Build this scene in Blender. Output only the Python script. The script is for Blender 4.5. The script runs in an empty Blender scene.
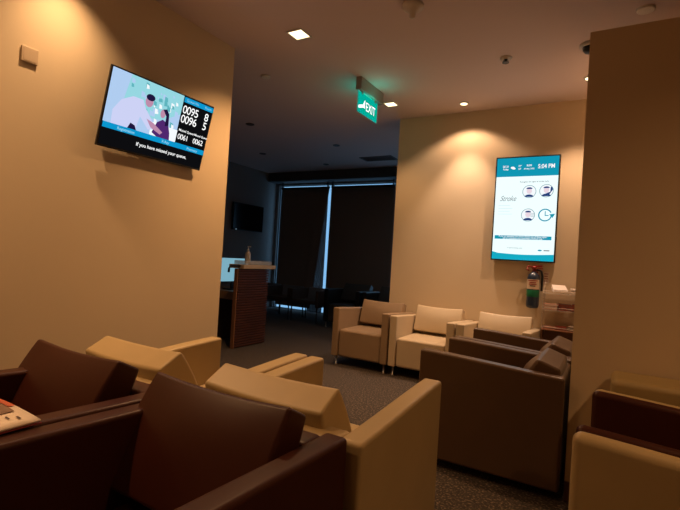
import bpy, bmesh, math, random
from mathutils import Vector, Matrix
random.seed(7)
S = bpy.context.scene
COL = S.collection
PI = math.pi

# ------------------------------------------------------------------ camera, world, exposure
F_PX, PITCH, ROLL, HEAD = 455.0, math.radians(0.3), math.radians(3.5), math.radians(30.5)
cd = bpy.data.cameras.new('camera'); cam = bpy.data.objects.new('camera', cd); COL.objects.link(cam)
cd.sensor_width = 36.0; cd.lens = F_PX / 680 * 36.0; cd.clip_start = 0.02
fw = Vector((-math.sin(HEAD) * math.cos(PITCH), math.cos(HEAD) * math.cos(PITCH), math.sin(PITCH)))
rt = Vector((math.cos(HEAD), math.sin(HEAD), 0)); up = rt.cross(fw)
r2 = rt * math.cos(ROLL) + up * math.sin(ROLL); u2 = -rt * math.sin(ROLL) + up * math.cos(ROLL)
cam.matrix_world = Matrix(((r2.x, u2.x, -fw.x, 0), (r2.y, u2.y, -fw.y, 0), (r2.z, u2.z, -fw.z, 1.2), (0, 0, 0, 1)))
S.camera = cam

w = bpy.data.worlds.new('sky'); S.world = w; w.use_nodes = True
bg = w.node_tree.nodes['Background']; bg.inputs[0].default_value = (0.18, 0.40, 0.66, 1); bg.inputs[1].default_value = 1.5

vs = S.view_settings
S.display_settings.display_device = 'sRGB'
vs.view_transform = 'Standard'; vs.look = 'None'; vs.gamma = 1.0; vs.use_curve_mapping = False
vs.exposure = 0.0
S.cycles.use_denoising = True
S.cycles.max_bounces = 10; S.cycles.diffuse_bounces = 5; S.cycles.transparent_max_bounces = 12
S.cycles.sample_clamp_indirect = 3.0

AMBER = (1.0, 0.55, 0.25); WARM = (1.0, 0.64, 0.42)
def spot(x, y, power, size=110, blend=0.6, z=2.93, r=0.04, col=AMBER):
    l = bpy.data.lights.new('downlight_or_fill', 'SPOT'); l.energy = power; l.color = col
    l.spot_size = math.radians(size); l.spot_blend = blend; l.shadow_soft_size = r
    o = bpy.data.objects.new('downlight_or_fill', l); COL.objects.link(o); o.location = (x, y, z)
    return o
# beams of the ceiling downlights, some without a built fixture, plus added fill
spot(-2.20, 2.885, 145, 125, 0.9)
spot(-2.62, 1.42, 78, 105, 1.0, r=.025, col=(1.0, .60, .31))
spot(-2.30, .35, 105, 130, 1.0)  # out-of-frame beam without a fixture, general fill on the left wall
spot(-2.18, 4.62, 42, 100, 0.9)
spot(-1.427, 4.865, 42, 125, 0.35, col=WARM)
spot(-1.427, 4.865, 105, 74, 0.6, col=(1.0, 0.69, 0.50))
spot(-0.25, 4.58, 95, 112, 0.5, col=WARM)
spot(-0.85, 2.7, 9, 140, 1.0)  # weak added fill over the middle chairs, no fixture here
spot(-2.60, 6.0, 26, 165, 1.0, col=(1.0, .85, .75), r=.1)   # added unseen fill round the corner, lifts the dark far room and blinds
spot(1.4, 1.3, 95, 140, 1.0)
spot(-0.85, -0.6, 12, 140, 1.0)

# ------------------------------------------------------------------ materials
def srgb(r, g, b):
    f = lambda c: ((c / 255 + 0.055) / 1.055) ** 2.4 if c / 255 > 0.04045 else c / 255 / 12.92
    return (f(r), f(g), f(b), 1)
def mat(name, col, rough=0.5, metal=0.0, bump=None, var=0.0, vscale=8.0, emit=None, estr=1.0, trans=0.0, alpha=1.0, spec=None, coat=0.0):
    m = bpy.data.materials.new(name); m.use_nodes = True
    nt = m.node_tree; b = nt.nodes['Principled BSDF']
    b.inputs['Base Color'].default_value = col if len(col) == 4 else (*col, 1)
    b.inputs['Roughness'].default_value = rough; b.inputs['Metallic'].default_value = metal
    b.inputs['Transmission Weight'].default_value = trans; b.inputs['Alpha'].default_value = alpha
    if spec is not None: b.inputs['Specular IOR Level'].default_value = spec
    b.inputs['Coat Weight'].default_value = coat
    if emit:
        b.inputs['Emission Color'].default_value = emit if len(emit) == 4 else (*emit, 1)
        b.inputs['Emission Strength'].default_value = estr
    tc = None
    if var or bump: tc = nt.nodes.new('ShaderNodeTexCoord')
    if var:
        n = nt.nodes.new('ShaderNodeTexNoise'); n.inputs['Scale'].default_value = vscale; n.inputs['Detail'].default_value = 4
        nt.links.new(tc.outputs['Object'], n.inputs['Vector'])
        r = nt.nodes.new('ShaderNodeValToRGB')
        c = b.inputs['Base Color'].default_value
        r.color_ramp.elements[0].position = 0.3; r.color_ramp.elements[1].position = 0.7
        r.color_ramp.elements[0].color = (c[0] * (1 - var), c[1] * (1 - var), c[2] * (1 - var), 1)
        r.color_ramp.elements[1].color = (min(1, c[0] * (1 + var)), min(1, c[1] * (1 + var)), min(1, c[2] * (1 + var)), 1)
        nt.links.new(n.outputs['Fac'], r.inputs['Fac']); nt.links.new(r.outputs['Color'], b.inputs['Base Color'])
    if bump:
        n = nt.nodes.new('ShaderNodeTexNoise'); n.inputs['Scale'].default_value = bump[0]; n.inputs['Detail'].default_value = 5
        nt.links.new(tc.outputs['Object'], n.inputs['Vector'])
        k = nt.nodes.new('ShaderNodeBump'); k.inputs['Strength'].default_value = bump[1]; k.inputs['Distance'].default_value = bump[2]
        nt.links.new(n.outputs['Fac'], k.inputs['Height']); nt.links.new(k.outputs['Normal'], b.inputs['Normal'])
    return m
def emis(name, col, s=1.0):
    m = bpy.data.materials.new(name); m.use_nodes = True; nt = m.node_tree
    for n in list(nt.nodes): nt.nodes.remove(n)
    e = nt.nodes.new('ShaderNodeEmission'); o = nt.nodes.new('ShaderNodeOutputMaterial')
    e.inputs[0].default_value = col; e.inputs[1].default_value = s
    nt.links.new(e.outputs[0], o.inputs[0]); return m

M_wall = mat('wall_paint', (0.68, 0.545, 0.36), 0.75, bump=(60, 0.15, 0.002), var=0.02, vscale=2)
M_ceil = mat('ceiling_paint', (0.72, 0.60, 0.57), 0.85)
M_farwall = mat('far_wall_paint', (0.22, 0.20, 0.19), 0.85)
M_base = mat('skirting_brown', (0.12, 0.05, 0.03), 0.5)
M_glass = bpy.data.materials.new('window_glass'); M_glass.use_nodes = True
_nt = M_glass.node_tree; _nt.nodes.remove(_nt.nodes['Principled BSDF'])
_mx = _nt.nodes.new('ShaderNodeMixShader'); _tr = _nt.nodes.new('ShaderNodeBsdfTransparent'); _gl = _nt.nodes.new('ShaderNodeBsdfGlossy')
_gl.inputs['Roughness'].default_value = .02; _mx.inputs[0].default_value = .07
_nt.links.new(_tr.outputs[0], _mx.inputs[1]); _nt.links.new(_gl.outputs[0], _mx.inputs[2]); _nt.links.new(_mx.outputs[0], _nt.nodes['Material Output'].inputs[0])
M_frame = mat('window_frame_grey', (0.15, 0.16, 0.17), 0.5)
M_blind = mat('roller_blind_cloth', (0.16, 0.12, 0.10), 0.9)
_nt = M_blind.node_tree; _mx = _nt.nodes.new('ShaderNodeMixShader'); _tr = _nt.nodes.new('ShaderNodeBsdfTranslucent')
_tr.inputs[0].default_value = (.85, .45, .28, 1); _mx.inputs[0].default_value = .08
_nt.links.new(_nt.nodes['Principled BSDF'].outputs[0], _mx.inputs[1]); _nt.links.new(_tr.outputs[0], _mx.inputs[2])
_nt.links.new(_mx.outputs[0], _nt.nodes['Material Output'].inputs[0])
M_sheer = mat('sheer_curtain_cloth', (0.26, 0.28, 0.33), 0.9, alpha=0.86)
M_beige = mat('beige_leather', (0.47, 0.35, 0.175), 0.42, bump=(220, 0.12, 0.001), var=0.04, vscale=6)
M_cream = mat('cream_leather', (0.56, 0.45, 0.30), 0.42, bump=(220, 0.12, 0.001), var=0.03, vscale=6)
M_tan = mat('tan_leather', (0.29, 0.20, 0.12), 0.42, bump=(220, 0.12, 0.001), var=0.04, vscale=6)
M_tanfr = mat('brown_tan_leather', (0.36, 0.25, 0.15), 0.42, bump=(220, 0.12, 0.001))
M_taupe = mat('taupe_leather', (0.10, 0.056, 0.030), 0.36, spec=.35, bump=(220, 0.12, 0.001), var=0.04, vscale=6)
M_choc = mat('chocolate_leather', (0.052, 0.0125, 0.0065), 0.38, spec=.3, bump=(220, 0.12, 0.001), var=0.05, vscale=6)
M_metal = mat('brushed_steel', (0.55, 0.53, 0.5), 0.3, 1.0)
M_black = mat('black_plastic', (0.008, 0.008, 0.008), 0.35)
M_darkg = mat('dark_grey_plastic', (0.03, 0.03, 0.03), 0.5)
M_white = mat('white_plastic', (0.7, 0.66, 0.6), 0.45)
M_grey = mat('grey_vent', (0.10, 0.09, 0.085), 0.6)
M_trim = mat('dark_pelmet_paint', (0.07, 0.07, 0.075), 0.8)

def carpet():
    m = bpy.data.materials.new('speckled_carpet'); m.use_nodes = True; nt = m.node_tree; b = nt.nodes['Principled BSDF']
    tc = nt.nodes.new('ShaderNodeTexCoord')
    v = nt.nodes.new('ShaderNodeTexNoise'); v.inputs['Scale'].default_value = 75; v.inputs['Detail'].default_value = 3
    r = nt.nodes.new('ShaderNodeValToRGB'); e = r.color_ramp.elements
    e[0].position = 0.42; e[0].color = (0.035, 0.027, 0.022, 1); e[1].position = 0.68; e[1].color = (0.24, 0.18, 0.125, 1)
    x = r.color_ramp.elements.new(0.56); x.color = (0.07, 0.053, 0.042, 1)
    nt.links.new(tc.outputs['Object'], v.inputs['Vector']); nt.links.new(v.outputs['Fac'], r.inputs['Fac'])
    nt.links.new(r.outputs['Color'], b.inputs['Base Color']); b.inputs['Roughness'].default_value = 0.95
    k = nt.nodes.new('ShaderNodeBump'); k.inputs['Strength'].default_value = 0.5; k.inputs['Distance'].default_value = 0.004
    nt.links.new(v.outputs['Fac'], k.inputs['Height']); nt.links.new(k.outputs['Normal'], b.inputs['Normal'])
    return m
M_carpet = carpet()

# ------------------------------------------------------------------ mesh helpers
def bm_new(): return bmesh.new()
def box(bm, x0, x1, y0, y1, z0, z1, mi=0):
    vs_ = [bm.verts.new(p) for p in ((x0,y0,z0),(x1,y0,z0),(x1,y1,z0),(x0,y1,z0),(x0,y0,z1),(x1,y0,z1),(x1,y1,z1),(x0,y1,z1))]
    for f in ((3,2,1,0),(4,5,6,7),(0,1,5,4),(1,2,6,5),(2,3,7,6),(3,0,4,7)):
        q = bm.faces.new([vs_[i] for i in f]); q.material_index = mi
    return vs_
def prism(bm, pts, axis, a, b, mi=0):
    """extrude a 2D outline along an axis from a to b"""
    def P(p, t): return {'x': (t, p[0], p[1]), 'y': (p[0], t, p[1]), 'z': (p[0], p[1], t)}[axis]
    A = [bm.verts.new(P(p, a)) for p in pts]; B = [bm.verts.new(P(p, b)) for p in pts]; n = len(pts)
    fs = [bm.faces.new(A[::-1]), bm.faces.new(B)]
    for i in range(n): fs.append(bm.faces.new((A[i], A[(i+1) % n], B[(i+1) % n], B[i])))
    for f in fs: f.material_index = mi
def lathe(bm, prof, c=(0,0,0), n=20, mi=0):
    rings = []
    for r, z in prof:
        rings.append([bm.verts.new((c[0] + r*math.cos(2*PI*i/n), c[1] + r*math.sin(2*PI*i/n), c[2] + z)) for i in range(n)])
    for a, b in zip(rings, rings[1:]):
        for i in range(n):
            f = bm.faces.new((a[i], a[(i+1) % n], b[(i+1) % n], b[i])); f.material_index = mi; f.smooth = True
    for q, rev in ((rings[0], True), (rings[-1], False)):
        f = bm.faces.new(q[::-1] if rev else q); f.material_index = mi
def tube(bm, pts, r, n=8, mi=0):
    pts = [Vector(p) for p in pts]; rings = []
    for i, p in enumerate(pts):
        d = (pts[min(i+1, len(pts)-1)] - pts[max(i-1, 0)]).normalized()
        s = d.cross(Vector((0,0,1)) if abs(d.z) < 0.9 else Vector((1,0,0))).normalized(); t = d.cross(s)
        rings.append([bm.verts.new(p + (s*math.cos(2*PI*k/n) + t*math.sin(2*PI*k/n)) * r) for k in range(n)])
    for a, b in zip(rings, rings[1:]):
        for k in range(n):
            f = bm.faces.new((a[k], a[(k+1) % n], b[(k+1) % n], b[k])); f.material_index = mi; f.smooth = True
    bm.faces.new(rings[0][::-1]); bm.faces.new(rings[-1])
def obj(name, bm, m, parent=None, bevel=0.0, seg=3, smooth=False, label=None):
    bmesh.ops.recalc_face_normals(bm, faces=bm.faces)
    me = bpy.data.meshes.new(name); bm.to_mesh(me); bm.free()
    for x in (m if isinstance(m, (list, tuple)) else [m]): me.materials.append(x)
    o = bpy.data.objects.new(name, me); COL.objects.link(o)
    if parent: o.parent = parent
    if bevel:
        for p in me.polygons: p.use_smooth = True
        b = o.modifiers.new('bevel', 'BEVEL'); b.width = bevel; b.segments = seg; b.limit_method = 'ANGLE'; b.angle_limit = math.radians(40)
        b.harden_normals = False
        o.modifiers.new('wn', 'WEIGHTED_NORMAL')
    elif smooth:
        for p in me.polygons: p.use_smooth = True
    if label: o['label'] = label
    return o
def tag(o, label, cat, group=None, kind=None):
    if label: o['label'] = label
    if cat: o['category'] = cat
    if group: o['group'] = group
    if kind: o['kind'] = kind
    return o
def thing(name, loc, rz, label, cat, group=None):
    o = bpy.data.objects.new(name, None); COL.objects.link(o); o.location = loc; o.rotation_euler = (0, 0, rz)
    o.empty_display_size = 0.1
    return tag(o, label, cat, group)
def struct(name, bm, m, parent=None, bevel=0.0):
    o = obj(name, bm, m, parent, bevel)
    if parent is None: o['kind'] = 'structure'
    return o
def copy_tree(o, parent=None):
    c = o.copy(); COL.objects.link(c)
    if parent: c.parent = parent
    for ch in list(o.children): copy_tree(ch, c)
    return c
def one(name, m, boxes, parent=None, bevel=0.0):
    b = bm_new()
    for q in boxes: box(b, *q)
    return obj(name, b, m, parent, bevel)

# ------------------------------------------------------------------ room shell
CE = 2.95; WL = -2.87; WB = 5.17; WW = 8.05; FL = -6.5; NEARV = -1.6; RW = 3.2
def S1(name, m, *q, parent=None):
    b = bm_new(); box(b, *q); return struct(name, b, m, parent)
S1('floor', M_carpet, FL-.2, RW+.2, NEARV-.2, WW+.2, -0.1, 0)
S1('ceiling', M_ceil, FL-.2, RW+.2, NEARV-.2, WW+.2, CE, CE+.1)
S1('wall_left', M_wall, WL-.2, WL, NEARV, 2.87, 0, CE)
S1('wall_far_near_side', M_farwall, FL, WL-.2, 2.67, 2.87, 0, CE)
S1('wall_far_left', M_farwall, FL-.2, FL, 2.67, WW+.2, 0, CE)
S1('wall_back', M_wall, -2.30, RW, WB, WB+.18, 0, CE)
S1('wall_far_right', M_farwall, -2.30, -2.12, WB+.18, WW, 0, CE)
S1('wall_right', M_wall, -0.14, RW, 2.70, WB, 0, 2.468)
S1('wall_side', M_wall, RW, RW+.2, NEARV, WB+.18, 0, CE)
S1('wall_near', M_wall, WL-.2, RW+.2, NEARV-.2, NEARV, 0, CE)
S1('baseboard_left', M_base, WL, WL+.012, NEARV, 2.87, 0, .10)
S1('baseboard_back', M_base, -2.30, -0.14, WB-.012, WB, 0, .10)
S1('baseboard_right', M_base, -0.14, RW, 2.688, 2.70, 0, .10)
# window wall: sills, heads, piers around floor-length glazing
b = bm_new()
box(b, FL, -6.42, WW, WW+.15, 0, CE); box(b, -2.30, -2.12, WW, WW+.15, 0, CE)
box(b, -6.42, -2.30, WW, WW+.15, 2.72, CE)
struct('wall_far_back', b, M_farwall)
for i, (x0, x1) in enumerate(((-6.42, -5.05), (-5.05, -3.60), (-3.60, -2.30))):
    b = bm_new(); e = .020
    box(b, x0, x0+e, WW+.04, WW+.10, 0.0, 2.72); box(b, x1-e, x1, WW+.04, WW+.10, 0.0, 2.72)
    box(b, x0+e, x1-e, WW+.04, WW+.10, 0.0, .012); box(b, x0+e, x1-e, WW+.04, WW+.10, 2.705, 2.72)
    wf = struct('window_%d' % (i+1), b, M_frame)
    b = bm_new(); box(b, x0+e, x1-e, WW+.065, WW+.071, .012, 2.705)
    g = M_glass
    obj('pane', b, g, wf)
S1('trim_1', M_trim, FL, -2.30, WW-.30, WW, 2.76, CE)

# ------------------------------------------------------------------ blinds
def blind(x0, x1, lab, slant=0.0, z0=.10):
    t = thing('roller_blind', ((x0+x1)/2, WW-.09, 0), 0, lab, 'blind', 'roller blinds over the far windows')
    hw = (x1-x0)/2; b = bm_new(); nx, nz = 24, 12
    g = []
    for k in range(nz+1):
        z = z0 + (2.62-z0)*k/nz; f = 1-k/nz; row = []
        for i in range(nx+1):
            s = i/nx; xr = hw - slant*f
            x = -hw + (xr+hw)*s
            y = -.03*f*math.sin(max(0, s-.75)*4*PI*1.5)*(1 if slant else 0)
            row.append(b.verts.new((x, y, z)))
        g.append(row)
    for k in range(nz):
        for i in range(nx): b.faces.new((g[k][i], g[k][i+1], g[k+1][i+1], g[k+1][i]))
    b.normal_update(); bmesh.ops.solidify(b, geom=b.faces[:], thickness=.002)
    obj('blind_cloth', b, M_blind, t, smooth=True)
    [one('ceiling_bracket', M_darkg, [(q, q+.02, -.02, .02, 2.64, 2.76)], t) for q in (-hw+.02, hw-.05)]
    b = bm_new(); tube(b, [(-hw, 0, 2.635), (hw, 0, 2.635)], .022, 12); obj('roller_tube', b, M_darkg, t)
    one('bottom_bar', M_darkg, [(-hw, hw-slant, -.008, .008, z0-.012, z0+.012)], t)
    return t
blind(-6.275, -5.035, 'dark roller blind covering the left window, right edge pulled askew', slant=.34)
blind(-4.985, -3.555, 'dark roller blind hanging straight over the middle window beside the gap')
blind(-3.50, -2.34, 'dark roller blind furthest right, rolled up behind the lounge wall', z0=2.2)
def curtain():
    b = bm_new(); nx, nz = 40, 10; g = []
    for k in range(nz+1):
        z = .02 + 2.69*k/nz; f = 1-k/nz; row = []
        for i in range(nx+1):
            s = i/nx; x = -5.095 - (.02 + .36*f)*(1-s); y = WW-.025 + .014*math.sin(s*6*2*PI)*(.2+.8*f)
            row.append(b.verts.new((x, y, z)))
        g.append(row)
    for k in range(nz):
        for i in range(nx): b.faces.new((g[k][i], g[k][i+1], g[k+1][i+1], g[k+1][i]))
    b.normal_update(); bmesh.ops.solidify(b, geom=b.faces[:], thickness=.0015)
    return tag(obj('sheer_curtain', b, M_sheer, smooth=True), 'narrow pleated sheer curtain in the bright gap between two dark blinds', 'curtain')
curtain()

# ------------------------------------------------------------------ armchairs
def arm_profile(D, zf, zr, z0):
    n = 14; pts = [(-D/2, z0)]
    for i in range(n+1):
        s = i/n; k = s*s*(3-2*s)
        pts.append((-D/2 + D*s, zf + (zr-zf)*(.6*s+.4*k)))
    pts.append((D/2, z0)); return pts
def cushion_mesh(wd, th, h, puff=.05):
    b = bm_new()
    box(b, -wd/2, wd/2, -th/2, th/2, 0, h)
    bmesh.ops.subdivide_edges(b, edges=b.edges[:], cuts=7, use_grid_fill=True)
    for v in b.verts:
        nx = v.co.x/(wd/2); nz = (v.co.z - h/2)/(h/2)
        v.co.y *= (1 + puff*6*(1-nx*nx)*(1-nz*nz)) * (1 - .20*max(0, nz)**2)
        v.co.z -= .012*(1-nx*nx)*max(0, nz)
    return b
def armchair(label, m_arm, m_cush, group, m_seat=None, m_lining=None, W=.68, D=.76, H=.67, HR=.62, cush_h=.362, z0=.10, th=.13, cy=.087, tilt=28, A=.08, cw=None, cx=0.0, cz=.43, puff=.05, cb=.012, li=.05):
    t = thing('armchair', (0, 0, 0), 0, label, 'armchair', group)
    hw = W/2
    prof = arm_profile(D, H, HR, z0)
    for s in (-1, 1):
        b = bm_new()
        if m_lining:
            xo, xi = s*hw, s*(hw-.065)
            prism(b, prof, 'x', min(xo, xi), max(xo, xi)); a = obj('arm', b, m_arm, t, .030, 5)
            b = bm_new(); xo, xi = s*(hw-.067), s*(hw-.115)
            prism(b, [(p[0]*.995, p[1] + (.006 if p[1] > .3 else 0)) for p in prof], 'x', min(xo, xi), max(xo, xi))
            obj('arm_lining', b, m_lining, a, .028, label='dark brown inner arm lining')
        else:
            xo, xi = s*hw, s*(hw-A); prism(b, prof, 'x', min(xo, xi), max(xo, xi)); a = obj('arm', b, m_arm, t, .015)
    iw = hw - (.117 if m_lining else A) - .003
    one('back_panel', m_arm, [(-iw, iw, D/2-.11, D/2-.005, z0, HR-.01)], t, .02)
    b = bm_new(); box(b, -iw, iw, -D/2+.012, D/2-.115, z0, .405)
    obj('seat', b, m_seat or m_cush, t, .028)
    b = cushion_mesh(cw or 2*iw+.004, th, cush_h, puff)
    bc = obj('back_cushion', b, m_cush, t, cb)
    bc.location = (cx, cy, cz); bc.rotation_euler = (math.radians(-tilt), 0, 0)
    for sx in (-1, 1):
        for sy in (-1, 1):
            b = bm_new(); lathe(b, [(.016, 0), (.016, .008), (.011, .012), (.011, z0+.01)], (sx*(hw-.045-(.12 if li > .1 else 0)), sy*(D/2-li), 0), 12)
            obj('leg', b, M_metal, t, label='slim steel leg')
    return t
def put(src, first, x, y, rz, label, group=None, dx=0.0):
    c = src if first else copy_tree(src)
    c.location = (x, y, 0); c.rotation_euler = (0, 0, rz); c['label'] = label
    if group: c['group'] = group
    for k in c.children:
        if k.name.startswith('back_cushion'): k.location.x += dx
    return c
# beige chairs, seen from behind
ch = armchair('', M_beige, M_beige, 'beige armchairs back to back with the brown ones', W=.70, A=.085, H=.685, HR=.645, cw=.54, cx=.09, th=.16, cy=.135, cush_h=.33)
put(ch, True, -.952, 1.60, PI, 'beige leather armchair turned away, right one, its whole side panel showing', None)
put(ch, False, -1.668, 1.60, PI, 'beige leather armchair turned away, left one, nearest the wall television', dx=.08)
# chocolate chairs, foreground
ch = armchair('', M_choc, M_choc, 'dark brown armchairs in the foreground', W=.70, H=.69, HR=.665, cw=.57, cx=-.035, cush_h=.365)
put(ch, True, -.99, .825, 0, 'dark brown leather armchair in the foreground centre, largest backrest cushion')
put(ch, False, -1.705, .825, 0, 'dark brown leather armchair at left, a magazine on its right arm', dx=-.06)
# row along the back wall
ch = armchair('', M_tan, M_tan, 'armchairs in a row along the back wall', H=.64, HR=.60, cush_h=.285, cx=.02, tilt=16, cy=.13)
put(ch, True, -2.285, 4.76, 0, 'tan leather armchair at the left end of the back row, darker than its neighbours')
ch = armchair('', M_cream, M_cream, 'armchairs in a row along the back wall', H=.63, HR=.59, cush_h=.29, tilt=16, cy=.13, cx=.012)
put(ch, True, -1.59, 4.76, 0, 'cream leather armchair in the middle of the back wall row')
put(ch, False, -.895, 4.76, 0, 'cream leather armchair below the portrait screen, right end of the row')
# taupe chairs facing the aisle
ch = armchair('', M_taupe, M_taupe, 'taupe armchairs with their backs to the right wall', W=.65, D=.785, H=.682, HR=.645, z0=.055, li=.12, cush_h=.285, cy=.215, tilt=19, th=.16, cz=.425, puff=.09, cb=.045)
put(ch, True, -.553, 2.945, -PI/2, 'taupe brown armchair with its large plain side panel facing the viewer')
put(ch, False, -.545, 3.60, -PI/2, 'taupe brown armchair second behind the one showing its side panel')
# two tone chair right foreground
ch = armchair('', M_beige, M_choc, None, m_lining=M_choc, W=.73, D=.76, H=.688, HR=.655)
put(ch, True, .330, 1.985, -PI/2-math.radians(3.7), 'two-tone armchair in the right foreground, beige outside with dark brown arm linings')
b = bm_new(); box(b, .04, 1.4, 2.42, 2.68, .38, .725)
t = thing('low_bench', (0, 0, 0), 0, 'low olive beige upholstered bench against the right wall behind two-tone armchair', 'bench')
M_olive = mat('olive_beige_leather', (.36, .26, .11), .5, bump=(220, .12, .001))
obj('backrest', b, M_olive, t, .03)
one('seat_base', M_olive, [(.04, 1.4, 2.42, 2.68, .09, .378)], t, .02)
for x in (.10, 1.34):
    for y in (2.46, 2.64):
        one('leg', M_metal, [(x-.012, x+.012, y-.012, y+.012, 0, .10)], t)

# ------------------------------------------------------------------ text helper
def text_mesh(body, size, bold=0.0, shear=0.0, align='LEFT', spacing=1.0):
    cu = bpy.data.curves.new('t', 'FONT'); cu.body = body; cu.size = size; cu.align_x = align; cu.offset = bold
    cu.shear = shear; cu.space_character = spacing; cu.resolution_u = 3
    o = bpy.data.objects.new('t', cu); COL.objects.link(o)
    dg = bpy.context.evaluated_depsgraph_get(); me = bpy.data.meshes.new_from_object(o.evaluated_get(dg))
    bpy.data.objects.remove(o); bpy.data.curves.remove(cu); return me
class Panel:
    """flat printed / displayed graphics lying on a surface: x right, y up, in metres, z towards the viewer"""
    def __init__(s, parent, z): s.p = parent; s.z = z; s.k = 0
    def nz(s): s.k += 1; return s.z + .00012*s.k
    def poly(s, name, pts, m, extra=None):
        b = bm_new(); z = s.nz(); b.faces.new([b.verts.new((x, y, z)) for x, y in pts])
        me = bpy.data.meshes.new(name); b.to_mesh(me); b.free(); me.materials.append(m)
        o = bpy.data.objects.new(name, me); COL.objects.link(o); o.parent = s.p; return o
    def rect(s, name, x0, x1, y0, y1, m): return s.poly(name, [(x0,y0),(x1,y0),(x1,y1),(x0,y1)], m)
    def disc(s, name, x, y, r, m, ry=None, n=24, a0=0, a1=2*PI):
        return s.poly(name, [(x+r*math.cos(a0+(a1-a0)*i/n), y+(ry or r)*math.sin(a0+(a1-a0)*i/n)) for i in range(n + (0 if a1-a0 > 6.2 else 1))], m)
    def ring(s, name, x, y, r, t, m, n=32, a0=0, a1=2*PI):
        b = bm_new(); z = s.nz(); R = []
        for i in range(n+1):
            a = a0+(a1-a0)*i/n
            R.append((b.verts.new((x+r*math.cos(a), y+r*math.sin(a), z)), b.verts.new((x+(r-t)*math.cos(a), y+(r-t)*math.sin(a), z))))
        for p, q in zip(R, R[1:]): b.faces.new((p[1], p[0], q[0], q[1]))
        me = bpy.data.meshes.new(name); b.to_mesh(me); b.free(); me.materials.append(m)
        o = bpy.data.objects.new(name, me); COL.objects.link(o); o.parent = s.p; return o
    def text(s, name, body, x, y, size, m, sx=1.0, **k):
        me = text_mesh(body, size, **k)
        for v in me.vertices: v.co.x *= sx; me.materials.append(m); me.name = name
        o = bpy.data.objects.new(name, me); COL.objects.link(o); o.parent = s.p; o.location = (x, y, s.nz()); return o

# ------------------------------------------------------------------ landscape television on the left wall
E_sky = emis('screen_pale_blue', srgb(176, 205, 240)); E_wh = emis('screen_white', (.92, .97, 1, 1)); E_lav = emis('screen_lavender', srgb(205, 210, 245))
E_mint = emis('screen_mint', srgb(150, 215, 225)); E_leaf = emis('screen_leaf', srgb(95, 180, 190)); E_cy = emis('screen_cyan', srgb(10, 150, 205)); E_blk = emis('screen_black', (.004, .004, .005, 1))
E_skin = emis('screen_skin', srgb(190, 140, 170)); E_hair = emis('screen_dark_hair', srgb(30, 20, 60)); E_pur = emis('screen_purple', srgb(80, 40, 110))
E_txt = emis('screen_text', (1, 1, 1, 1)); E_ltxt = emis('screen_light_text', srgb(150, 215, 240))
W1, H1 = .850, .508
t = thing('wall_television', (WL, 2.10, 2.063), 0, 'landscape queue number television on tilted bracket on the left wall', 'television')
# local: x along +v reversed so that the screen faces +u
tv = bpy.data.objects.new('screen_unit', None)
b = bm_new(); box(b, -W1/2, W1/2, -H1/2, H1/2, -.018, 0)
hs = obj('television_body', b, M_black, t, .004)
# orientation: local x -> +v (right as seen by viewer), local y -> up tilted, local z -> +u facing down a little
til = math.atan2(.12, .487)
X = Vector((0, 1, 0)); Y = Vector((math.sin(til), 0, math.cos(til))); Z = X.cross(Y)
Mx = Matrix(((X.x, Y.x, Z.x, .11), (X.y, Y.y, Z.y, -.005), (X.z, Y.z, Z.z, 0), (0, 0, 0, 1)))
hs.matrix_local = Mx
b = bm_new(); box(b, -.37, .37, -.225, .08, -.046, -.0185); obj('rear_bulge_light_block', b, M_darkg, hs, .006)  # unseen rear bulge, added to stop lamp light passing behind the set
P = Panel(hs, .0004)
bz = .010; sx0, sx1, sy0, sy1 = -W1/2+bz, W1/2-bz, -H1/2+.014, H1/2-bz
sw, sh = sx1-sx0, sy1-sy0
fx = lambda a: sx0 + a*sw
fy = lambda a: sy1 - a*sh
P.rect('display', sx0, sx1, sy0, sy1, E_blk)
P.rect('picture', fx(0), fx(.665), fy(.70), fy(0), E_sky)
P.poly('picture_backdrop', [(fx(.16), fy(0.0)), (fx(.665), fy(0.0)), (fx(.665), fy(.28)), (fx(.5), fy(.45)), (fx(.3), fy(.5)), (fx(.13), fy(.35))], E_mint)
rg = random.Random(3)
for i in range(46):
    x = .15+.46*rg.random(); y = .01+.5*rg.random(); q = .012+.02*rg.random(); P.poly('backdrop_leaf', [(fx(x), fy(y)), (fx(x+q), fy(y+.01)), (fx(x+q*1.3), fy(y+q*2.2)), (fx(x+q*.2), fy(y+q*2.5))], (E_sky, E_wh, E_leaf)[i % 3])
P.rect('picture_floor', fx(.40), fx(.665), fy(.70), fy(.52), E_wh)
P.poly('doctor_coat', [(fx(.06), fy(.70)), (fx(.055), fy(.52)), (fx(.11), fy(.36)), (fx(.20), fy(.27)), (fx(.29), fy(.27)), (fx(.32), fy(.36)), (fx(.40), fy(.50)), (fx(.43), fy(.62)), (fx(.38), fy(.64)), (fx(.29), fy(.50)), (fx(.27), fy(.70))], E_lav)
P.disc('doctor_face', fx(.345), fy(.265), .030, E_skin, .036)
P.disc('doctor_hair', fx(.350), fy(.205), .034, E_hair, .022)
P.poly('woman_dress', [(fx(.42), fy(.66)), (fx(.45), fy(.50)), (fx(.50), fy(.44)), (fx(.56), fy(.48)), (fx(.59), fy(.60)), (fx(.60), fy(.70)), (fx(.47), fy(.70))], E_pur)
P.disc('woman_face', fx(.49), fy(.36), .021, E_skin, .030)
P.poly('woman_hair', [(fx(.485), fy(.30)), (fx(.52), fy(.28)), (fx(.55), fy(.34)), (fx(.565), fy(.50)), (fx(.53), fy(.52)), (fx(.525), fy(.38))], E_hair)
P.poly('doctor_hand', [(fx(.35), fy(.50)), (fx(.42), fy(.53)), (fx(.52), fy(.62)), (fx(.50), fy(.66)), (fx(.40), fy(.60))], E_skin)
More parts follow.
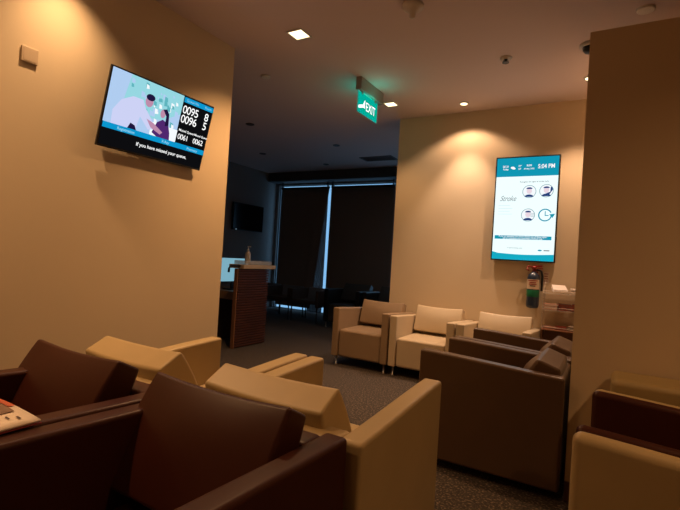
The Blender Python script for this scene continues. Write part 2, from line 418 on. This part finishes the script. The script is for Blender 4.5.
P.poly('doctor_trousers', [(fx(.20), fy(.70)), (fx(.22), fy(.62)), (fx(.26), fy(.64)), (fx(.28), fy(.70))], E_hair)
P.rect('blue_bar', fx(0), fx(1), fy(.775), fy(.70), E_cy)
P.rect('header_bar', fx(.668), fx(1), fy(.085), fy(0.01), E_cy)
P.text('bar_text', 'Registration', fx(.12), fy(.757), .026, E_ltxt, bold=.0004)
P.text('bar_text', 'X-Ray', fx(.53), fy(.757), .026, E_ltxt, bold=.0004)
P.text('bar_text', 'Pharmacy', fx(.80), fy(.757), .026, E_ltxt, bold=.0004)
P.text('header_text', 'Queue No.', fx(.69), fy(.065), .026, E_ltxt)
P.text('header_text', 'Room', fx(.90), fy(.065), .026, E_ltxt)
P.text('queue_number', '0095', fx(.668), fy(.245), .082, E_txt, bold=.0005, spacing=.88)
P.text('queue_number', '0096', fx(.668), fy(.385), .082, E_txt, bold=.0005, spacing=.88)
P.text('room_number', '8', fx(.915), fy(.245), .082, E_txt, bold=.0005)
P.text('room_number', '5', fx(.915), fy(.385), .082, E_txt, bold=.0005)
P.text('missed_label', 'Missed Queue', fx(.675), fy(.515), .024, E_txt, bold=.0004)
P.text('missed_label', 'Missed Queue', fx(.848), fy(.515), .022, E_txt, bold=.0004)
P.text('missed_number', '0061', fx(.675), fy(.635), .055, E_txt, bold=.0004, spacing=.88)
P.text('missed_number', '0062', fx(.845), fy(.635), .055, E_txt, bold=.0004, spacing=.88)
P.text('subtitle', 'If you have missed your queue,', fx(.56), fy(.90), .034, E_txt, bold=.0006, align='CENTER')
b = bm_new(); box(b, 0, .02, -.22, .22, -.16, .02); box(b, .02, .05, -.16, -.12, -.12, -.02); box(b, .02, .05, .12, .16, -.12, -.02)
obj('wall_bracket', b, M_darkg, t)

# ------------------------------------------------------------------ portrait display on the back wall
E_teal = emis('screen_teal', srgb(16, 150, 178)); E_body = emis('screen_body', (.86, 1.0, 1.0, 1), 1.05); E_teal2 = emis('screen_bright_teal', srgb(20, 170, 195))
E_gtx = emis('screen_grey_text', srgb(120, 130, 138)); E_ring = emis('screen_grey_ring', srgb(120, 160, 170)); E_navy = emis('screen_navy', srgb(25, 60, 120)); E_pk = emis('screen_pale_pink', srgb(235, 215, 225))
t = thing('wall_display', (-.785, WB, 1.832), 0, 'portrait information display glowing white and teal on the back wall', 'television')
W2, H2 = .637, 1.113
b = bm_new(); box(b, -W2/2, W2/2, -H2/2, H2/2, -.045, 0)
hs = obj('display_body', b, M_black, t, .004)
X = Vector((1, 0, 0)); Y = Vector((0, 0, 1)); Z = X.cross(Y)
hs.matrix_local = Matrix(((X.x, Y.x, Z.x, 0), (X.y, Y.y, Z.y, -.068), (X.z, Y.z, Z.z, 0), (0, 0, 0, 1)))
one('wall_mount', M_darkg, [(-.2, .2, -.022, 0, -.15, .15)], t)
P = Panel(hs, .0004); bz = .013; sx0, sx1, sy0, sy1 = -W2/2+bz, W2/2-bz, -H2/2+bz, H2/2-bz; sw, sh = sx1-sx0, sy1-sy0
P.rect('display', sx0, sx1, sy0, sy1, E_body)
P.rect('header_bar', sx0, sx1, fy(.185), fy(0), E_teal)
P.text('clock_text', '5:04 PM', fx(.675), fy(.112), .062, E_txt, sx=.80, bold=.001)
P.text('weather_text', '30 31', fx(.10), fy(.095), .034, E_txt, sx=.8, bold=.0006)
P.text('weather_text', 'Today', fx(.105), fy(.118), .022, E_txt, bold=.0006)
P.disc('cloud_icon', fx(.265), fy(.097), .020, E_txt, .012); P.disc('cloud_icon', fx(.285), fy(.105), .018, E_txt, .010)
P.text('weather_text', '27°', fx(.36), fy(.09), .024, E_txt, bold=.0006); P.text('weather_text', '24°', fx(.36), fy(.118), .022, E_txt, bold=.0006)
P.text('date_text', 'SUN', fx(.535), fy(.088), .026, E_txt, bold=.0008, align='CENTER'); P.text('date_text', '29 May 2022', fx(.535), fy(.118), .020, E_txt, bold=.0004, align='CENTER')
P.text('caption_text', 'Recognise the signs of stroke early', fx(.40), fy(.245), .020, E_gtx, bold=.0003)
P.text('stroke_title', 'Stroke', fx(.08), fy(.425), .082, E_gtx, sx=.78, shear=.4, spacing=.95)
for k in range(4): P.rect('fine_print', fx(.06), fx(.06+.2+.04*(k % 2)), fy(.472+.028*k), fy(.468+.028*k), emis('screen_faint', srgb(205, 228, 232)) if k == 0 else bpy.data.materials['screen_faint'])
for (cx, cy) in ((.56, .335), (.83, .33), (.56, .562)):
    P.disc('icon_disc', fx(cx), fy(cy), .068, E_wh); P.ring('icon_ring', fx(cx), fy(cy), .068, .006, E_ring)
def bust(cx, cy, arm=0):
    P.disc('icon_face', fx(cx), fy(cy-.005), .026, E_pk, .030)
    P.disc('icon_hair', fx(cx), fy(cy-.025), .030, E_navy, .018, a0=0, a1=PI)
    P.disc('icon_shoulders', fx(cx), fy(cy+.052), .044, E_navy, .026, a0=0, a1=PI)
    if arm == 1: P.poly('icon_arm', [(fx(cx+.03), fy(cy+.05)), (fx(cx+.10), fy(cy-.01)), (fx(cx+.085), fy(cy-.04)), (fx(cx+.065), fy(cy-.035)), (fx(cx+.06), fy(cy+.01)), (fx(cx-.02), fy(cy+.03))], E_navy)
    if arm == 2:
        for q in (-.012, 0, .012): P.rect('speech_lines', fx(cx+.04), fx(cx+.10), fy(cy+q+.002), fy(cy+q-.002), E_ring)
bust(.56, .335); bust(.83, .33, 1); bust(.56, .562, 2)
P.ring('clock_ring', fx(.83), fy(.562), .066, .012, E_teal, a0=math.radians(25), a1=math.radians(375-20))
P.poly('clock_arrow', [(fx(.895), fy(.555)), (fx(.985), fy(.548)), (fx(.945), fy(.590))], E_teal)
P.rect('clock_hand', fx(.825), fx(.838), fy(.565), fy(.525), E_teal); P.rect('clock_hand', fx(.825), fx(.885), fy(.570), fy(.562), E_teal)
P.rect('banner', fx(.03), fx(.95), fy(.80), fy(.765), E_teal)
P.text('banner_text', 'If you or someone you know shows any of these signs,', fx(.49), fy(.779), .0215, E_txt, align='CENTER', bold=.0003)
P.text('banner_text', 'call an ambulance for immediate medical help', fx(.49), fy(.796), .0215, E_txt, align='CENTER', bold=.0003)
P.poly('footer_wave', [(sx0, sy0), (sx1, sy0), (sx1, fy(.935))] + [(fx(1-.1*i), fy(.935 + .012*math.sin(i/10*PI))) for i in range(1, 10)] + [(sx0, fy(.925))], E_teal2)
P.text('footer_text', 'In partnership with', fx(.25), fy(.89), .020, E_gtx)
P.disc('footer_mark', fx(.78), fy(.90), .020, E_teal, .008)
P.rect('footer_mark', fx(.84), fx(.93), fy(.905), fy(.895), E_gtx)

# ------------------------------------------------------------------ exit sign
E_gr = emis('exit_green', srgb(0, 160, 140), 1.15); E_ew = emis('exit_white', (1, 1, 1, 1), 1.3)
t = thing('exit_sign', (-2.15, 4.055, CE), 0, 'green illuminated EXIT sign hanging from the ceiling', 'sign')
one('sign_housing', mat('sign_housing_grey', (.30, .26, .23), .5), [(-.03, .03, -.25, .25, -.12, 0)], t, .004)
b = bm_new(); box(b, -.21, .21, -.103, .103, -.006, 0)
sp = obj('sign_panel', b, mat('sign_edge_acrylic', (.1, .5, .42), .2, emit=(.0, .35, .28), estr=.6), t)
X = Vector((0, 1, 0)); Y = Vector((0, 0, 1)); Z = X.cross(Y)
sp.matrix_local = Matrix(((X.x, Y.x, Z.x, .003), (X.y, Y.y, Z.y, -.04), (X.z, Y.z, Z.z, -.232), (0, 0, 0, 1)))
P = Panel(sp, .0008)
P.rect('green_face', -.205, .205, -.098, .098, E_gr)
P.text('exit_lettering', 'EXIT', -.045, -.048, .125, E_ew, bold=.0006, sx=.82)
P.poly('arrow_symbol', [(-.062, .055), (-.062, -.035), (-.085, -.03), (-.10, .005)], E_ew)
P.poly('arrow_symbol', [(-.195, -.065), (-.10, -.035), (-.062, -.035), (-.07, -.010), (-.11, -.008), (-.195, -.035)], E_ew)
b = bm_new(); box(b, -.205, .205, -.098, .098, -.0075, -.0065); obj('rear_face', b, E_gr, sp)
for x in (-.06, .06):
    l = bpy.data.lights.new('sign_lamp', 'POINT'); l.energy = .55; l.color = (0, 1, .72); l.shadow_soft_size = .03
    o = bpy.data.objects.new('sign_lamp', l); COL.objects.link(o); o.location = (-2.15+x, 4.055, CE-.19)
for y in (-.18, .10):
    one('hanger', M_metal, [(-.008, .014, y-.008, y+.008, -.15, -.12)], t)

# ------------------------------------------------------------------ ceiling fittings
E_lamp = emis('lamp_glow', (1.0, .80, .46, 1), 3.0)
def downlight(x, y, s, label, square=True):
    t = thing('downlight', (x, y, CE), 0, label, 'ceiling light', 'ceiling downlights')
    b = bm_new(); e = .012
    if square:
        for q in ((-s, s, -s, -s+e), (-s, s, s-e, s), (-s, -s+e, -s+e, s-e), (s-e, s, -s+e, s-e)): box(b, *q, -.008, 0)
        obj('trim_ring', b, M_white, t); one('lamp_face', E_lamp, [(-s+e, s-e, -s+e, s-e, -.003, 0)], t)
    else:
        lathe(b, [(s, 0), (s, -.008), (s-e, -.010)], n=24); obj('trim_ring', b, M_white, t)
        b = bm_new(); lathe(b, [(s-e-.002, -.0102), (s-e-.002, -.014)], n=24); obj('lamp_face', b, E_lamp, t)
downlight(-2.20, 2.885, .075, 'large square lit downlight in the ceiling beside the left wall')
downlight(-2.18, 4.62, .07, 'square lit downlight beside the EXIT sign')
downlight(-1.427, 4.865, .050, 'round lit downlight above the back wall armchairs', False)
downlight(-.222, 4.60, .05, 'small lit downlight half hidden by the right wall edge', False)
# fittings behind and above the viewer, out of the frame
downlight(-2.62, 1.42, .055, 'round lit downlight over the wall television, out of view', False)
b = bm_new(); lathe(b, [(.075, 0), (.075, -.02), (.06, -.03), (.022, -.055), (.02, -.085), (.008, -.095)], n=28)
tag(obj('smoke_detector', b, M_white, smooth=True), 'cone shaped white smoke detector on the ceiling at the top edge', 'smoke detector').location = (-1.233, 2.868, CE)
t = thing('sprinkler_head', (-.82, 3.925, CE), 0, 'small dark sprinkler head in the middle of the lounge ceiling', 'sprinkler')
b = bm_new(); lathe(b, [(.05, 0), (.048, -.008), (.02, -.012)], n=24); obj('escutcheon', b, M_white, t)
b = bm_new(); lathe(b, [(.012, -.012), (.012, -.035), (.028, -.037), (.028, -.041)], n=16); tube(b, [(-.016, 0, -.015), (-.02, 0, -.028), (0, 0, -.038)], .003); tube(b, [(.016, 0, -.015), (.02, 0, -.028), (0, 0, -.038)], .003)
obj('nozzle', b, M_darkg, t)
t = thing('dome_camera', (-.20, 3.93, CE), 0, 'dark dome camera on the ceiling cut off by the right wall edge', 'camera')
b = bm_new(); lathe(b, [(.075, 0), (.073, -.018), (.06, -.024)], n=28); obj('housing', b, M_white, t, smooth=True)
b = bm_new(); lathe(b, [(.055, -.022), (.05, -.045), (.035, -.062), (.012, -.07)], n=24); obj('dome', b, M_black, t, smooth=True)
b = bm_new(); lathe(b, [(.055, 0), (.053, -.010), (.045, -.013)], n=28)
tag(obj('ceiling_cover_disc', b, mat('pale_disc', (.85, .8, .72), .5)), 'round pale disc on the ceiling above the right wall', 'ceiling cover').location = (.131, 3.533, CE)
# far ceiling
def unlit(x, y, label, s=.06):
    t = thing('unlit_downlight', (x, y, CE), 0, label, 'ceiling light', 'unlit ceiling lights in the dark far room')
    b = bm_new(); lathe(b, [(s, 0), (s, -.007), (s-.01, -.009)], n=20); obj('trim_ring', b, M_grey, t)
    b = bm_new(); lathe(b, [(s-.012, -.0092), (s-.012, -.012)], n=20); obj('lens', b, M_black, t)
unlit(-4.317, 4.686, 'unlit ceiling light nearest the podium in the far room')
unlit(-5.35, 6.18, 'unlit ceiling light above the far wall television')
unlit(-3.75, 6.05, 'unlit ceiling light nearest the ceiling air grille', .055)
unlit(-4.70, 7.25, 'unlit ceiling light in front of the blinds gap', .055)
b = bm_new(); lathe(b, [(.05, 0), (.048, -.01), (.03, -.013)], n=24)
tag(obj('ceiling_cover_plate', b, M_white), 'faint round plate on the dim ceiling left of the EXIT sign', 'ceiling cover').location = (-3.02, 3.46, CE)
t = thing('air_grille', (-3.50, 7.05, CE), 0, 'slatted dark air grille in the far room ceiling', 'air vent')
b = bm_new()
for q in ((-.3, .3, -.15, -.12), (-.3, .3, .12, .15), (-.3, -.27, -.12, .12), (.27, .3, -.12, .12)): box(b, *q, -.012, 0)
obj('grille_frame', b, M_grey, t)
for i in range(5):
    y = -.10+.05*i; one('slat', M_grey, [(-.27, .27, y-.006, y+.006, -.010, 0)], t)

# ------------------------------------------------------------------ wall switch, far television
t = thing('wall_plate', (WL, 1.285, 2.23), 0, 'square beige blank wall plate high on the left wall', 'wall plate')
one('cover', mat('beige_plate', (.55, .42, .28), .5), [(0, .012, -.043, .043, -.043, .043)], t, .003)
one('button', bpy.data.materials['beige_plate'], [(.012, .0135, -.034, .034, -.034, .034)], t, .001)
t = thing('far_television', (FL, 7.10, 1.90), 0, 'black switched-off television on the dark far wall', 'television')
one('television_body', M_black, [(.05, .09, -.45, .45, -.275, .275)], t, .006)
one('screen', mat('dead_screen', (.006, .006, .008), .15), [(.0905, .0925, -.435, .435, -.255, .26)], t)
one('wall_mount', M_darkg, [(0, .05, -.12, .12, -.1, .1)], t)
one('status_light', emis('standby_light', (.5, .8, 1, 1), 1.0), [(.0905, .093, -.36, -.345, -.268, -.258)], t)

# ------------------------------------------------------------------ podium with slatted front, counter, monitor
M_red = mat('red_brown_wood', (.095, .030, .018), .5, var=.25, vscale=5)
M_slab = mat('pale_counter_slab', (.62, .48, .33), .35)
t = thing('podium', (-3.9, 0, 0), 0, 'reddish brown slatted reception podium with pale top at the far room entrance', 'podium')
one('podium_body', mat('dark_podium_core', (.05, .016, .01), .6), [(-.045, -.022, 4.20, 4.76, 0, .985)], t)
for i in range(30):
    z = .015+.0323*i
    one('slat', M_red, [(-.022, .008, 4.195, 4.765, z, z+.019)], t, .003)
one('podium_top', M_slab, [(-.22, .03, 4.25, 4.88, .985, 1.035)], t, .006)
one('end_panel', mat('brown_end_panel', (.22, .10, .05), .5), [(-.05, 0, 4.175, 4.192, 0, .985)], t)
t = thing('counter_desk', (-4.6, 4.85, 0), 0, 'low wooden counter desk left of the podium', 'desk')
one('worktop', mat('brown_worktop', (.33, .20, .11), .45), [(-.6, .50, -.42, .12, .56, .67)], t, .005)
one('desk_front', mat('dark_desk_front', (.04, .025, .018), .6), [(-.58, .46, -.20, .08, 0, .56)], t)
t = thing('monitor', (-4.42, 4.68, .67), 0, 'lit pale blue computer monitor on the counter behind the podium', 'monitor')
one('monitor_body', M_black, [(-.03, 0, -.27, .27, .10, .44)], t, .004)
one('screen', emis('monitor_glow', srgb(140, 195, 215), .75), [(.0005, .003, -.258, .258, .115, .43)], t)
one('monitor_stand', M_black, [(-.03, -.01, -.04, .04, .01, .12), (-.10, .06, -.11, .11, 0, .012)], t)
t = thing('sanitizer_bottle', (-3.95, 4.40, 1.046), 0, 'clear pump sanitizer bottle standing on the podium tray', 'bottle')
M_gel = mat('sanitizer_plastic', (.55, .50, .45), .3)
b = bm_new(); lathe(b, [(.033, 0), (.036, .01), (.036, .12), (.030, .145), (.014, .16)], n=20); obj('bottle_body', b, M_gel, t)
b = bm_new(); lathe(b, [(.015, .16), (.015, .185), (.006, .187), (.006, .215), (.013, .217), (.013, .226)], n=14); tube(b, [(0, 0, .221), (.045, 0, .218)], .005); obj('pump', b, M_white, t)
t = thing('sanitizer_tray', (-3.98, 4.55, 1.035), 0, 'clear shallow acrylic tray on the podium top', 'tray')
M_acr = mat('clear_acrylic', (.75, .78, .8), .15, alpha=.35)
one('tray_bottom', M_acr, [(-.09, .09, -.26, .26, 0, .01)], t)
one('tray_rim', M_acr, [(.085, .09, -.26, .26, .01, .05), (-.09, -.085, -.26, .26, .01, .05), (-.085, .085, -.26, -.255, .01, .05), (-.085, .085, .255, .26, .01, .05)], t)
t = thing('curved_hook', (-3.93, 4.115, 1.02), 0, 'dark curved handle at the left end of the podium top', 'handle')
b = bm_new(); tube(b, [(0, .13, 0), (0, .02, .0), (0, -.03, -.004), (0, -.055, -.03), (0, -.06, -.08)], .014, 10); obj('hook_tube', b, M_black, t, smooth=True)

# ------------------------------------------------------------------ dark waiting chairs and armchairs by the window
M_dk = mat('dark_fabric', (.05, .035, .028), .6); M_bl = mat('grey_vinyl_back', (.16, .17, .19), .35); M_dkw = mat('dark_wood', (.05, .03, .02), .5)
def wchair():
    t = thing('waiting_chair', (0, 0, 0), 0, '', 'chair', 'dark waiting chairs under the blinds')
    one('seat', M_dk, [(-.24, .24, -.26, .22, .33, .40)], t, .015)
    b = bm_new(); box(b, -.24, .24, -.02, .02, 0, .24); bb = obj('backrest', b, M_bl, t, .012); bb.location = (0, .23, .36); bb.rotation_euler = (math.radians(-10), 0, 0)
    for s in (-1, 1):
        one('armrest', M_dkw, [(min(s*.25, s*.30), max(s*.25, s*.30), -.26, .26, .28, .58)], t, .01)
        for y in (-.23, .23):
            b = bm_new(); lathe(b, [(.012, 0), (.012, .30)], (s*.275, y, 0), 10); obj('leg', b, M_darkg, t)
    return t
wc = wchair()
put(wc, True, -4.66, 6.98, 0, 'dark waiting chair with blue-lit backrest under the blinds gap')
put(wc, False, -5.28, 6.98, 0, 'dark waiting chair between the podium and the blue-lit chair')
put(wc, False, -5.90, 7.05, 0, 'dark waiting chair partly hidden behind the podium')
ch = armchair('', M_black, M_darkg, 'black armchairs in the dark far room', H=.66, HR=.64, cush_h=.34)
put(ch, True, -3.80, 6.95, 0, 'black armchair beside the waiting chairs in the dark far room')
put(ch, False, -3.08, 6.95, 0, 'black armchair directly behind the tan armchair, by the lounge wall')

# ------------------------------------------------------------------ fire extinguisher and rack
M_ext = mat('navy_cylinder', (.012, .025, .05), .3, coat=.3); M_redp = mat('red_valve', (.28, .015, .01), .4)
t = thing('fire_extinguisher', (-.655, WB-.075, .80), 0, 'dark blue fire extinguisher with green band on the back wall', 'fire extinguisher')
b = bm_new(); lathe(b, [(.045, 0), (.060, .012), (.062, .03), (.062, .31), (.052, .345), (.025, .365), (.020, .375)], n=28); obj('cylinder', b, M_ext, t, smooth=False)
b = bm_new(); lathe(b, [(.0626, .115), (.0630, .116), (.0630, .185), (.0626, .186)], n=28); obj('green_band', b, mat('green_band_paint', (.0, .13, .05), .4), t)
b = bm_new(); n = 12
for k, (z0_, z1_) in enumerate(((.195, .295),)):
    vs0 = [b.verts.new((.0635*math.cos(a), .0635*math.sin(a), z)) for z in (z0_, z1_) for a in [math.radians(200+140*i/n) for i in range(n+1)]]
    for i in range(n): b.faces.new((vs0[i], vs0[i+1], vs0[n+2+i], vs0[n+1+i]))
lb = obj('instruction_label', b, mat('cream_label', (.60, .45, .30), .6), t)
for i, (z, wd) in enumerate(((.283, 90), (.262, 60), (.245, 70), (.228, 50))):
    b = bm_new(); vv = [b.verts.new((.0642*math.cos(a), .0642*math.sin(a), zz)) for zz in (z-.005, z+.005) for a in [math.radians(270-wd/2+wd*q/8) for q in range(9)]]
    for q in range(8): b.faces.new((vv[q], vv[q+1], vv[10+q], vv[9+q]))
    obj('label_line', b, M_redp if i != 3 else M_darkg, lb)
b = bm_new(); lathe(b, [(.016, .372), (.018, .41), (.022, .412), (.022, .43)], n=14); box(b, -.012, .075, -.012, .012, .425, .442); box(b, -.02, .085, -.010, .010, .405, .414)
obj('valve', b, M_redp, t)
b = bm_new(); tube(b, [(-.015, 0, .42), (-.06, -.01, .43), (-.07, -.02, .40), (-.045, -.03, .385)], .008); obj('hose', b, M_redp, t, smooth=True)
b = bm_new(); tube(b, [(.02, 0, .40), (.07, 0, .385), (.082, 0, .33), (.08, 0, .18)], .011); obj('discharge_hose', b, M_black, t, smooth=True)
one('wall_bracket', M_redp, [(-.03, .03, .06, .075, .15, .38)], t)
t = thing('inspection_tag', (-.545, WB, 1.12), 0, 'small pale inspection notice on the wall right of the extinguisher', 'notice')
one('notice_card', mat('pale_card', (.7, .58, .48), .6), [(-.028, .028, -.005, 0, -.06, .06)], t)
for k in range(4): one('print_line', M_redp, [(-.02, .02-.006*(k % 2), -.0058, -.0052, .035-.025*k, .043-.025*k)], t)

M_rackw = mat('brown_rack_side', (.20, .09, .04), .5); M_acr2 = mat('rack_acrylic', (.85, .75, .62), .2, alpha=.35)
t = thing('brochure_rack', (-.350, WB-.11, 0), 0, 'three tier brochure rack with acrylic trays right of the fire extinguisher', 'rack')
one('side_panel', M_rackw, [(-.195, -.183, -.09, .09, 0, .60)], t); one('side_panel', M_rackw, [(.183, .195, -.09, .09, 0, .60)], t)
one('back_panel', M_rackw, [(-.18, .18, .078, .09, 0, .60)], t)
for z in (.605, .80, .965):
    sh_ = one('shelf', M_acr2 if z > .7 else mat('rack_board', (.38, .17, .09), .5), [(-.195, .195, -.10, .09, z, z+.008)], t)
    b = bm_new(); tube(b, [(-.195, -.10, z+.03), (.195, -.10, z+.03)], .003); tube(b, [(-.195, -.10, z+.005), (-.195, -.10, z+.03)], .003); tube(b, [(.195, -.10, z+.005), (.195, -.10, z+.03)], .003)
    obj('front_rail', b, M_acr2, sh_)
for s in (-1, 1):
    b = bm_new(); prism(b, [(-.10, .60), (.09, .60), (.09, 1.09), (.06, 1.09), (-.10, .98)], 'x', min(s*.195, s*.191), max(s*.195, s*.191)); obj('acrylic_side', b, M_acr2, t)
M_pw = mat('white_paper', (.85, .76, .68), .6); M_pr = mat('red_print', (.42, .07, .04), .5); M_pb = mat('brown_print', (.20, .09, .06), .5); M_pk = mat('pink_print', (.62, .36, .28), .5)
def leaflets(name, x, z, wd, dp, n, mats, label, rz=0.0, tilt=0.0, grp='leaflets on the brochure rack', y=WB-.115):
    t = thing(name, (x, y, z), rz, label, 'leaflets', grp)
    t.rotation_euler = (tilt, 0, rz)
    for k in range(n):
        b = bm_new(); hh = .008; q = .004*((k*7) % 3 - 1)
        box(b, -wd/2+q, wd/2+q, -dp/2-q, dp/2-q, hh*k, hh*k+hh*.9)
        obj('leaflet', b, mats[k % len(mats)], t)
    return t
leaflets('leaflet_stack', -.405, 1.003, .125, .11, 4, [M_pw], 'white leaflets propped askew on the top tray', .30, .42)
leaflets('leaflet_stack', -.245, .974, .12, .12, 7, [M_pw], 'white leaflet stack at the right end of the top tray')
leaflets('leaflet_stack', -.471, .809, .12, .12, 7, [M_pk, M_pw], 'pink and white leaflet stack on the middle tray, left end')
leaflets('leaflet_stack', -.35, .809, .11, .12, 8, [M_pr, M_pb], 'red and brown leaflet stack in the middle of the middle tray', .15)
leaflets('leaflet_stack', -.235, .809, .10, .12, 9, [M_pb, M_pr], 'brown leaflet stack at the right end of the middle tray')
leaflets('leaflet_stack', -.477, .614, .11, .12, 3, [M_pk, M_pb], 'pinkish leaflets on the lowest shelf, left end')
leaflets('leaflet_stack', -.37, .614, .10, .12, 4, [M_pb, M_pr], 'dark red leaflets in the middle of the lowest shelf', .1)
leaflets('leaflet_stack', -.245, .614, .11, .12, 6, [M_darkg, M_pw], 'black and white leaflets at the right end of the lowest shelf', -.1)

# ------------------------------------------------------------------ magazine on the left brown armchair's arm
M_page = mat('magazine_page', (.95, .82, .68), .45); M_rc = mat('magazine_red_cover', (.30, .02, .02), .4)
t = thing('magazine', (-1.522, .530, .6965), 0, 'open magazine lying on the arm of the left dark brown armchair', 'magazine')
b = bm_new(); nx, ny = 10, 8; g = []
mw, md = .40, .29
for j in range(ny+1):
    r = []
    for i in range(nx+1):
        x = -mw/2 + mw*i/nx; y = -md/2+md*j/ny
        r.append(b.verts.new((x, y, .006 + .012*math.sin(PI*i/nx))))
    g.append(r)
for j in range(ny):
    for i in range(nx): b.faces.new((g[j][i], g[j][i+1], g[j+1][i+1], g[j+1][i]))
top = [q for q in b.faces]
me_pts = [[v.co.copy() for v in r] for r in g]
b.normal_update(); bmesh.ops.solidify(b, geom=b.faces[:], thickness=.006)
pages = obj('pages', b, M_page, t, smooth=True)
b = bm_new(); cg = [[b.verts.new((p.x*1.01, p.y*1.01, p.z-.0085)) for p in r] for r in me_pts]
for j in range(ny):
    for i in range(nx): b.faces.new((cg[j][i], cg[j][i+1], cg[j+1][i+1], cg[j+1][i]))
b.normal_update(); bmesh.ops.solidify(b, geom=b.faces[:], thickness=.002)
obj('cover', b, M_rc, t, smooth=True, label='dark red cover under the pages')
def onpage(name, x0, x1, y0, y1, m):
    b = bm_new(); n = 6; A = []
    for i in range(n+1):
        x = x0+(x1-x0)*i/n; z = .006+.012*math.sin(PI*(x+mw/2)/mw)+.003
        A.append((b.verts.new((x, y0, z)), b.verts.new((x, y1, z))))
    for p, q in zip(A, A[1:]): b.faces.new((p[0], q[0], q[1], p[1]))
    obj(name, b, m, pages)
onpage('photo', -.06, .11, .085, .122, mat('page_photo_brown', (.25, .15, .10), .5)); onpage('photo', -.18, .07, .126, .142, mat('page_photo_red', (.60, .12, .05), .5))
M_ink = mat('page_ink', (.10, .06, .05), .6)
for x, y0, y1 in ((-.10, -.12, .03), (-.03, -.12, .03), (.03, .035, .06), (.075, .05, .07), (.11, .055, .068), (.145, .06, .068), (.15, .085, .090), (.165, .105, .111), (.14, .03, .038)):
    onpage('text_column', x-.016, x+.004, y0, y1, M_ink)
t.rotation_euler = (0, 0, math.radians(2))
